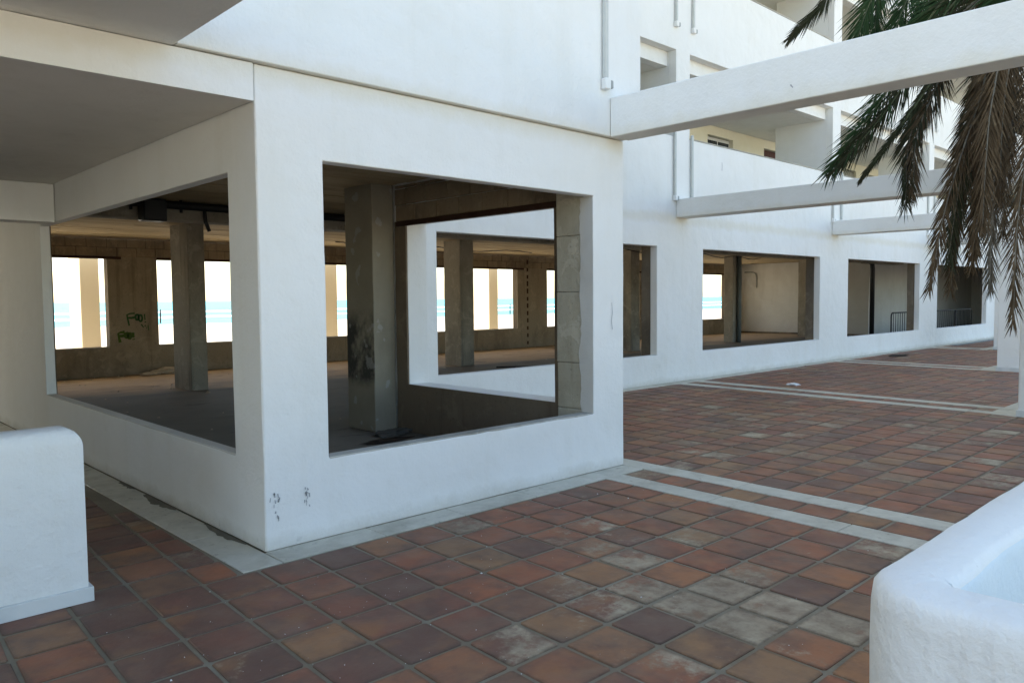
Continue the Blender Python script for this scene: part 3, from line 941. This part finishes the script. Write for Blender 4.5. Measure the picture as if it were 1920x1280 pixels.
# ================================================================== PERGOLA FRAMES
frames = [(3.38, 3.643, 3.046, 3.40, -.052, -4.3, (2.9, 4.3, -4.7, -4.3), 'thick white pergola beam springing from the corner of the front block'),
          (10.05, 10.45, 3.06, 3.395, 3.806, -1.95, (9.5, 11.0, -2.3, -1.86), 'second pergola beam, grey in shade, crossing behind the palm fronds to the nearest pillar'),
          (16.62, 17.02, 3.06, 3.395, 3.806, .0, (16.2, 17.6, -.3, .11), 'third pergola beam, pale, ending at the middle white pillar'),
          (23.2, 23.6, 3.06, 3.395, 3.806, 1.9, (23.2, 24.6, 1.55, 2.0), 'farthest short pergola beam, ending at the pillar nearest the wing wall')]
for i, (x0, x1_, z0, z1, ya, yb, pl, lab) in enumerate(frames):
    t = thing('pergola_frame', lab, 'pergola', ((x0 + x1_) / 2, yb, 0), 'pergola frames over the terrace')
    wall('beam', M['white'], 'y', (pl[2] + .01, ya - .004), (z0, z1), (x0, x1_), [], t, .4, .004, .012)
    box('pillar', (pl[0], pl[1], pl[2], pl[3], 0, z0 - .003), M['white'], t, .012)
    box('skirting', (pl[0] - .018, pl[1] + .018, pl[2] - .018, pl[3] + .018, .0, .085), M['marble2'], t, .003)

# ================================================================== LOW WALLS
def rounded_wall(name, pts, r, h, mat, parent, jit=.004, zb=0.0, rd=.075):
    """wall extruded along +-axis path pts [(x,y)..] centreline, half thickness r, top rounded"""
    prof = [(-r, zb)]
    nz = 9
    for i in range(nz + 1): prof.append((-r, zb + (h - rd - .015 - zb) * (i + 1) / (nz + 1)))
    for i in range(1, 8):
        a = math.pi - math.pi * i / 8
        cxp = r - rd
        x = (rd * math.cos(a) + (cxp if math.cos(a) > 0 else -cxp)) if abs(math.cos(a)) > .01 else 0
        prof.append((x, h - rd + rd * math.sin(a)))
    for i in range(nz + 1): prof.append((r, zb + (h - rd - .015 - zb) * (nz + 1 - i) / (nz + 1)))
    prof.append((r, zb))
    return prof

lw = thing('low_wall', 'low white rounded wall with a pale marble skirting at the left edge', 'wall', (-2.5, .06, 0))
V, Fc = [], []
L0, L1, rr, HH = -5.2, -1.045, .13, .935
ns = 60
# extruded along X, the right end's top corner rounded
prof_n = None
for i in range(ns + 1):
    x = L0 + (L1 - L0) * (1 - (1 - i / ns) ** 2.6)
    # end rounding lowers the top near the right end
    d = L1 - x
    rc = .085
    hh = HH - (rc - math.sqrt(max(rc * rc - (rc - min(d, rc)) ** 2, 0)))
    if i == ns: hh = HH - rc
    prof = rounded_wall('', None, rr, 1.0, None, None)
    prof_n = len(prof)
    for (a, z) in prof:
        nv = noise.noise(Vector((x * 2.2, z * 2.2 + (5 if a > 0 else 0), 3))) * .004
        zz_ = min(z * HH, HH) if z < .9 else (z - 1.0) + HH
        zz_ = min(zz_, hh + (z - 1.0) * .2 if z > .9 else hh - .02)
        V.append((x, .065 + a + nv, zz_))
for i in range(ns):
    for j in range(prof_n - 1):
        a = i * prof_n + j
        Fc.append((a, a + prof_n, a + prof_n + 1, a + 1))
Fc.append(tuple(range(ns * prof_n, (ns + 1) * prof_n)))
Fc.append(tuple(range(prof_n))[::-1])
me = mesh_from('wall_body', V, Fc, M['white_rough'], True)
me.set_sharp_from_angle(angle=R_(50))
put('wall_body', me, lw)
x = L0
while x < L1 - .02:
    e = min(x + .62, L1 + .022)
    box('skirting_slab', (x + .001, e - .001, -.087, -.066, .0, .078), M['marble2'], lw, .002)
    x = e
box('skirting_slab', (L1 + .002, L1 + .022, -.064, .195, .0, .078), M['marble2'], lw, .002)

# corner planter wall at the right
pw = thing('planter_wall', 'rough white rounded parapet corner in the lower right foreground', 'wall', (-.4, -4.0, 0))
def lathe_path():
    r = .086; h = .962
    xo, yo = -.444, -3.98       # centreline corner
    path = []
    for i in range(45): path.append((xo + (3.6 - 3.5 * 1) * 0 + 3.2 * (1 - i / 45) , yo, (0, 1)))
    pts = []
    rc = .095
    n1 = 64
    for i in range(n1): pts.append(Vector((xo + rc + 3.2 * (1 - i / n1) ** 1.6, yo)))
    for i in range(9):
        a = R_(90 + 90 * i / 8)
        pts.append(Vector((xo + rc + rc * math.cos(a), yo - rc + rc * math.sin(a))))
    for i in range(1, n1): pts.append(Vector((xo, yo - rc - 2.6 * (i / n1) ** 1.6)))
    prof = rounded_wall('', None, r, h, None, None, rd=.042)
    V, Fc = [], []
    m = len(prof)
    for i, p in enumerate(pts):
        a = pts[max(i - 1, 0)]; b = pts[min(i + 1, len(pts) - 1)]
        t = (b - a).normalized(); nn = Vector((-t.y, t.x))
        for (s, z) in prof:
            q = p - nn * s
            k3 = 1.0
            nv = noise.noise(Vector((q.x * 5, q.y * 5, z * 5))) * .0035 + noise.noise(Vector((q.x * 17, q.y * 17, z * 17))) * .0012
            V.append((q.x - nn.x * nv, q.y - nn.y * nv, z + (nv if z > .5 else 0)))
    for i in range(len(pts) - 1):
        for j in range(m - 1):
            a = i * m + j
            Fc.append((a, a + 1, a + m + 1, a + m))
    me = mesh_from('wall_body', V, Fc, M['white_rough'], True)
    me.materials.append(M['pale_blue'])
    for f in me.polygons:      # inner faces below the rim take the pale blue material
        c = f.center
        if c.x > xo + r - .012 and c.y < yo - r + .012 and c.z < h - .022: f.material_index = 1
    bm = bmesh.new(); bm.from_mesh(me); bmesh.ops.recalc_face_normals(bm, faces=bm.faces); bm.to_mesh(me); bm.free()
    return me
put('wall_body', lathe_path(), pw)
box('planter_base', (-.29, 2.8, -6.6, -4.125, 0, .12), M['sill'], pw, .01)

# ================================================================== PALM
def catmull(pts, n):
    P = [Vector(p) for p in pts]
    P = [P[0] * 2 - P[1]] + P + [P[-1] * 2 - P[-2]]
    out = []
    segs = len(P) - 3
    for i in range(n + 1):
        t = i / n * segs
        k3 = min(int(t), segs - 1); f = t - k3
        a, b, c, d = P[k3:k3 + 4]
        out.append(.5 * ((2 * b) + (c - a) * f + (2 * a - 5 * b + 4 * c - d) * f * f + (3 * b - a - 3 * c + d) * f ** 3))
    return out

palm_p = Vector((7.25, -3.05, 0))
palm = thing('palm_tree', 'date palm with drooping green and dead brown fronds hanging over the terrace at the right', 'palm tree', palm_p)
CROWN = Vector((7.15, -3.0, 5.25))
trunk_pts = [(7.25, -3.05, 0), (7.24, -3.05, .5), (7.22, -3.04, 1.5), (7.2, -3.02, 3), (7.16, -3.0, 4.6), (7.15, -3.0, 5.4)]
tr = [.30, .25, .22, .22, .27, .20]
tube('trunk', catmull(trunk_pts, 30), [(.30, .25, .23, .22, .22, .23, .27, .24)[min(int(i / 31 * 8), 7)] + random.uniform(-.012, .012) for i in range(31)], M['bark'], palm, 18)

def frond(pts, L, mat, rmat, ang=38, n=200, droop=.2, start=.16, side_ref=None, spread=.8, wid=.0165):
    pts = [CROWN + (Vector(pts[0]) - CROWN).normalized() * .12] + [Vector(p) for p in pts]
    path = catmull(pts, n)
    V, Fc = [], []
    for i in range(n + 1):
        t = i / n
        if t < start: continue
        T = (path[min(i + 1, n)] - path[max(i - 1, 0)]).normalized()
        ref = side_ref if side_ref is not None else Vector((CAM_DIR.x, CAM_DIR.y, 0)).normalized()
        S = T.cross(ref)
        if S.length < .15: S = T.cross(Vector((0, 0, 1)))
        S.normalize()
        N = S.cross(T)
        pl = L * min(1.0, (t - start) / .18 + .35) * (1 - .55 * max(0, (t - .55) / .45) ** 1.4)
        for s in (1, -1):
            if random.random() < .04: continue
            a = R_(ang * (1 - .45 * t) + random.uniform(-9, 9))
            d = (T * math.cos(a) + S * s * math.sin(a) * spread + N * random.uniform(-.38, .38)).normalized()
            ll = pl * random.uniform(.75, 1.12)
            p = path[i] + T * random.uniform(-.01, .01)
            wv = d.cross(N).normalized().lerp(N, random.uniform(-.6, .6)).normalized() * wid * random.uniform(.7, 1.2)
            b = len(V)
            segs = 3
            for q in range(segs + 1):
                f = q / segs
                w_ = (1 - f ** 1.6) * (.55 + f if f < .35 else 1.0)
                V.append(p - wv * w_ * .5); V.append(p + wv * w_ * .5)
                d = (d + Vector((0, 0, -droop * .33))).normalized()
                p = p + d * ll / segs
            for q in range(segs):
                Fc.append((b + q * 2, b + q * 2 + 1, b + q * 2 + 3, b + q * 2 + 2))
    fr = put('frond', mesh_from('frond', [tuple(v) for v in V], Fc, mat), palm)
    tube('leaf_stalk', path, [.014 * (1 - .85 * i / n) + .002 for i in range(n + 1)], rmat, fr, 6)
    return fr
CAM_DIR = -cz
G, D, DE, GR = M['leaf_green'], M['leaf_dark'], M['leaf_dead'], M['leaf_grey']
rg, rp = M['rachis_green'], M['rachis_pale']
frond([(6.8, -1.01, 5.49), (6.4, -0.63, 4.84), (6.2, -0.35, 4.48)], .34, D, rg, 26, droop=.16)
frond([(6.8, -1.51, 5.5), (6.5, -1.14, 4.81), (6.4, -0.97, 4.24)], .50, G, rg, 42, droop=.16)
frond([(6.9, -1.73, 5.51), (6.7, -1.4, 4.73), (6.6, -1.23, 4.13)], .52, G, rg, 44, droop=.16)
frond([(7.2, -1.2, 5.61), (7.2, -0.92, 5.11), (7.2, -0.87, 4.52)], .48, G, rg, 44, droop=.16)
frond([(7.0, -2.06, 5.27), (6.9, -1.75, 4.77), (6.8, -1.37, 4.34)], .55, G, rg, 46, droop=.16)
frond([(7.0, -2.3, 4.98), (6.9, -2.1, 4.53), (6.8, -1.84, 4.15)], .55, G, rg, 46, droop=.16)
frond([(6.7, -2.47, 4.69), (6.6, -2.32, 4.35), (6.5, -2.22, 4.0)], .55, G, rg, 46, droop=.16)
frond([(7.3, -1.9, 5.7), (7.3, -1.5, 5.2), (7.2, -1.3, 4.5)], .55, G, rg, 46, droop=.16)
frond([(6.6, -1.89, 4.67), (6.4, -1.28, 3.67), (6.3, -0.77, 2.97)], .56, G, rg, 36, n=200, droop=.16)
frond([(6.62, -1.95, 4.60), (6.42, -1.36, 3.60), (6.32, -0.84, 2.98)], .52, D, rg, 32, n=180, droop=.16)
frond([(6.8, -1.37, 4.31), (6.8, -1.04, 3.75), (6.8, -0.94, 3.21)], .20, DE, rp, 18, n=50, droop=.16, wid=.012)
frond([(6.5, -1.98, 4.05), (6.3, -1.56, 3.4), (6.25, -1.32, 3.06), (6.2, -1.15, 2.81)], .20, D, rg, 20, droop=.16)
frond([(6.6, -1.95, 4.4), (6.5, -1.73, 3.73), (6.4, -1.56, 3.21), (6.4, -1.53, 2.53)], .46, D, rp, 36, n=240, droop=.16)
frond([(6.62, -1.99, 4.4), (6.52, -1.77, 3.73), (6.42, -1.62, 3.21), (6.42, -1.60, 2.63)], .42, DE, rp, 36, n=180, droop=.16)
frond([(6.6, -2.75, 4.9), (6.5, -2.62, 4.45), (6.4, -2.55, 4.1)], .5, G, rg, 44)
frond([(7.4, -2.4, 5.4), (7.2, -2.25, 4.9), (7.0, -2.2, 4.45)], .5, G, rg, 44)
DEAD = [
 ([(6.4, -2.38, 4.09), (6.2, -2.25, 3.43), (6.1, -2.02, 2.49), (6.1, -1.88, 1.66)], .38, DE),
 ([(6.7, -2.35, 4.06), (6.6, -2.21, 3.29), (6.5, -2.0, 2.41), (6.5, -1.95, 1.66)], .38, DE),
 ([(6.7, -2.44, 4.19), (6.6, -2.35, 3.17), (6.5, -2.31, 2.39), (6.5, -2.3, 1.66)], .40, GR),
 ([(6.5, -2.72, 4.07), (6.3, -2.65, 3.08), (6.2, -2.59, 2.24), (6.2, -2.58, 1.35)], .42, DE),
 ([(6.3, -2.49, 4.04), (6.1, -2.39, 3.43), (6.05, -2.36, 2.84), (6.0, -2.36, 2.25)], .42, DE),
 ([(6.9, -2.48, 4.28), (6.8, -2.41, 3.6), (6.8, -2.35, 2.98), (6.8, -2.32, 2.19)], .40, DE),
 ([(6.8, -2.77, 4.08), (6.7, -2.61, 3.39), (6.7, -2.59, 2.48), (6.7, -2.61, 1.65)], .36, DE),
 ([(7.0, -2.18, 4.22), (6.9, -1.98, 3.37), (6.9, -1.89, 2.73), (6.9, -1.86, 2.11)], .40, DE),
 ([(7.1, -2.25, 4.28), (7.1, -2.12, 3.55), (7.1, -2.01, 2.84), (7.1, -2.0, 2.11)], .50, D),
 ([(6.55, -2.3, 4.2), (6.4, -2.15, 3.4), (6.32, -2.05, 2.6), (6.3, -1.98, 1.95)], .42, D),
 ([(6.5, -2.55, 4.3), (6.35, -2.45, 3.7), (6.3, -2.42, 3.1), (6.3, -2.42, 2.5)], .42, DE),
 ([(6.6, -2.42, 4.1), (6.5, -2.28, 3.2), (6.42, -2.2, 2.4), (6.42, -2.16, 1.9)], .40, DE),
]
for (p, L, m) in DEAD:
    frond(p, L, m, rp, 36, n=240, droop=.16, start=.2)
# the rest of the crown, out of the frame, so the palm is whole from other sides
rnd = random.Random(5)
for i in range(26):
    az = R_(-150 + i * 11.5)
    d = Vector((math.cos(az), math.sin(az), 0))
    if d.dot(Vector((-.72, .69, 0))) > .25: continue
    up = rnd.uniform(.1, 1.2)
    ln = rnd.uniform(2.2, 2.9)
    p = [CROWN + d * ln * .3 + Vector((0, 0, .5 * up + .2)), CROWN + d * ln * .7 + Vector((0, 0, .7 * up)), CROWN + d * ln + Vector((0, 0, .4 * up - .8))]
    frond(p, .45, G, rg, 48, n=48, droop=.25, side_ref=Vector((0, 0, 1)))
for i in range(14):
    az = R_(-140 + i * 17)
    d = Vector((math.cos(az), math.sin(az), 0))
    if d.dot(Vector((-.72, .69, 0))) > .1: continue
    p = [CROWN + d * .6 + Vector((0, 0, -.8)), CROWN + d * .75 + Vector((0, 0, -1.8)), CROWN + d * .7 + Vector((0, 0, -3.2))]
    frond(p, .42, DE, rp, 28, n=48, droop=.16)

# ================================================================== SMALL THINGS
def barrier(x0, x1_, y, label, dy=0.0):
    t = thing('crowd_barrier', label, 'barrier', ((x0 + x1_) / 2, y, 0), 'steel crowd barriers in the far rooms')
    zt, zb_ = 1.04, .22
    r = .022
    fr = []
    for (cx_, cz_, a0) in ((x1_ - .12, zt - .12, 0), (x0 + .12, zt - .12, 90), (x0 + .12, zb_ + .12, 180), (x1_ - .12, zb_ + .12, 270)):
        for q in range(6):
            a = R_(a0 + 90 * q / 5)
            fr.append((cx_ + .12 * math.cos(a), y, cz_ + .12 * math.sin(a)))
    tube('barrier_frame', fr, r, M['dark_metal'], t, 8, True)
    n = 12
    for i in range(1, n):
        x = x0 + (x1_ - x0) * i / n
        tube('bar', [(x, y, zb_), (x, y, zt)], .009, M['dark_metal'], t, 6)
    for x in (x0 + .25, x1_ - .25):
        tube('foot', [(x, y - .3, .02), (x, y - .05, .06), (x, y, zb_), (x, y + .05, .06), (x, y + .3, .02)], .018, M['dark_metal'], t, 6)
barrier(22.75, 24.95, 4.66, 'dark steel crowd barrier behind the third wing opening, half hidden by the column')
barrier(26.1, 28.55, 4.60, 'dark steel crowd barrier on the left in the fourth wing opening')
barrier(28.65, 30.55, 4.66, 'dark steel crowd barrier with its rounded end showing in the fourth opening')

def crumple(name, loc, s, mat, label, cat, flatn=.35, seed=1, sub=3, group=None):
    bm = bmesh.new()
    bmesh.ops.create_icosphere(bm, subdivisions=sub, radius=1)
    for v in bm.verts:
        nz = noise.noise_vector(v.co * 1.6 + Vector((seed * 3.1, 0, 0)))
        v.co = Vector((v.co.x * s[0], v.co.y * s[1], max(v.co.z, -.3) * s[2])) + Vector((nz.x * s[0], nz.y * s[1], abs(nz.z) * s[2])) * .7
    mz = min(v.co.z for v in bm.verts)
    for v in bm.verts: v.co.z -= mz
    me = bpy.data.meshes.new(name); bm.to_mesh(me); bm.free(); me.materials.append(mat)
    o = put(name, me, None, loc)
    tag(o, label, cat, group)
    return o
crumple('paper_scrap', (11.05, 1.98, .001), (.13, .10, .025), M['litter'], 'small white scrap of paper lying on the tiles beyond the second marble pair', 'litter', seed=2)
crumple('leaf_litter', (19.2, 3.15, .001), (.42, .16, .022), M['leafdirt'], 'small dark patch of dead leaves on the far tiles near the wing wall', 'leaves', seed=3)
crumple('cloth_heap', (4.15, 13.08, .0), (.36, .15, .10), M['cloth'], 'pale crumpled cloth lying at the foot of the sea wall inside', 'cloth', seed=4)
crumple('cloth_heap', (3.75, 13.0, .0), (.20, .12, .05), M['cloth'], 'smaller pale rag beside the crumpled cloth at the sea wall', 'cloth', seed=9)
crumple('rubbish_heap', (3.05, 2.98, .0), (.22, .12, .05), M['rubble'], 'small dark heap of rubble at the foot of the sooty column', 'rubble', seed=5)
crumple('rubbish_heap', (2.80, 2.70, .0), (.26, .10, .018), M['leafdirt'], 'flat dark litter on the screed in front of the sooty column', 'litter', seed=6)
crumple('rubbish_heap', (16.4, 12.0, .0), (.8, .3, .04), M['leafdirt'], 'dark scatter of dirt on the floor near the expansion joint', 'litter', seed=7)
o = tube('floor_cable', [(9.9 + i * .28, 8.6 - .25 * i + .1 * math.sin(i * 1.3), .016) for i in range(14)], .016, M['black_pipe'], None, 6)
tag(o, 'black cable trailing across the bare floor behind the wing wall', 'cable')
tag(box('drain_strip', (24.6, 29.4, 3.36, 3.575, -.012, .004), M['blue_pipe'], None, .002), 'long dark drain strip along the foot of the wing wall at the far end', 'drain')
for i, (x, y, zg, lab) in enumerate(((57.2, 162.8, -3.0, 'thin dark post on the beach seen through the middle sea window'), (147, 152, -2.9, 'thin dark post on the beach seen through the farther sea window'))):
    o = tube('beach_post', [(x, y, zg), (x, y, zg + 2.9)], .18, M['dark_metal'], None, 8)
    tag(o, lab, 'post', 'posts on the beach')
# rubble crumbs on the bare floor inside
V, Fc = [], []
rnd = random.Random(21)
for i in range(420):
    q = rnd.random()
    if q < .35: x, y = rnd.uniform(.3, 3.3), abs(rnd.gauss(0, .35)) + .2
    elif q < .65: x, y = rnd.uniform(1, 20), 13.3 - abs(rnd.gauss(0, .5))
    else: x, y = rnd.uniform(.4, 14), rnd.uniform(4.2, 12.5)
    if x > 3.3 and y < 4.1: continue
    s_ = rnd.uniform(.008, .03) * (2.2 if rnd.random() < .08 else 1)
    n = len(V)
    for (a, b) in ((1, .2), (-.3, 1), (-1, -.4), (.4, -1)): V.append((x + a * s_ * rnd.uniform(.5, 1.3), y + b * s_ * rnd.uniform(.5, 1.3), -.001))
    V.append((x, y, s_ * .8))
    Fc += [(n, n + 1, n + 4), (n + 1, n + 2, n + 4), (n + 2, n + 3, n + 4), (n + 3, n, n + 4)]
tag(put('rubble_crumbs', mesh_from('rubble_crumbs', V, Fc, M['cloth'])), 'crumbs of plaster and rubble on the bare floor inside the openings', 'rubble', kind='stuff')
# grit scattered over the near tiles
V, Fc = [], []
rnd = random.Random(11)
for i in range(210):
    if rnd.random() < .6: x, y = rnd.gauss(-.1, .8), rnd.gauss(-1.3, .8)
    else: x, y = rnd.uniform(-1.4, 3), rnd.uniform(-3.9, -.3)
    if y > -.26 and x > -.3 or y > 0: continue
    s = rnd.uniform(.0010, .0035) * (2.6 if rnd.random() < .10 else 1)
    n = len(V)
    h = s * .7
    for (a, b) in ((1, .2), (-.3, 1), (-1, -.4), (.4, -1)): V.append((x + a * s * rnd.uniform(.5, 1.3), y + b * s * rnd.uniform(.5, 1.3), .0))
    V.append((x, y, .001 + h))
    Fc += [(n, n + 1, n + 4), (n + 1, n + 2, n + 4), (n + 2, n + 3, n + 4), (n + 3, n, n + 4)]
tag(put('plaster_grit', mesh_from('plaster_grit', V, Fc, M['litter'])), 'white plaster grit scattered over the near tiles', 'grit', kind='stuff')
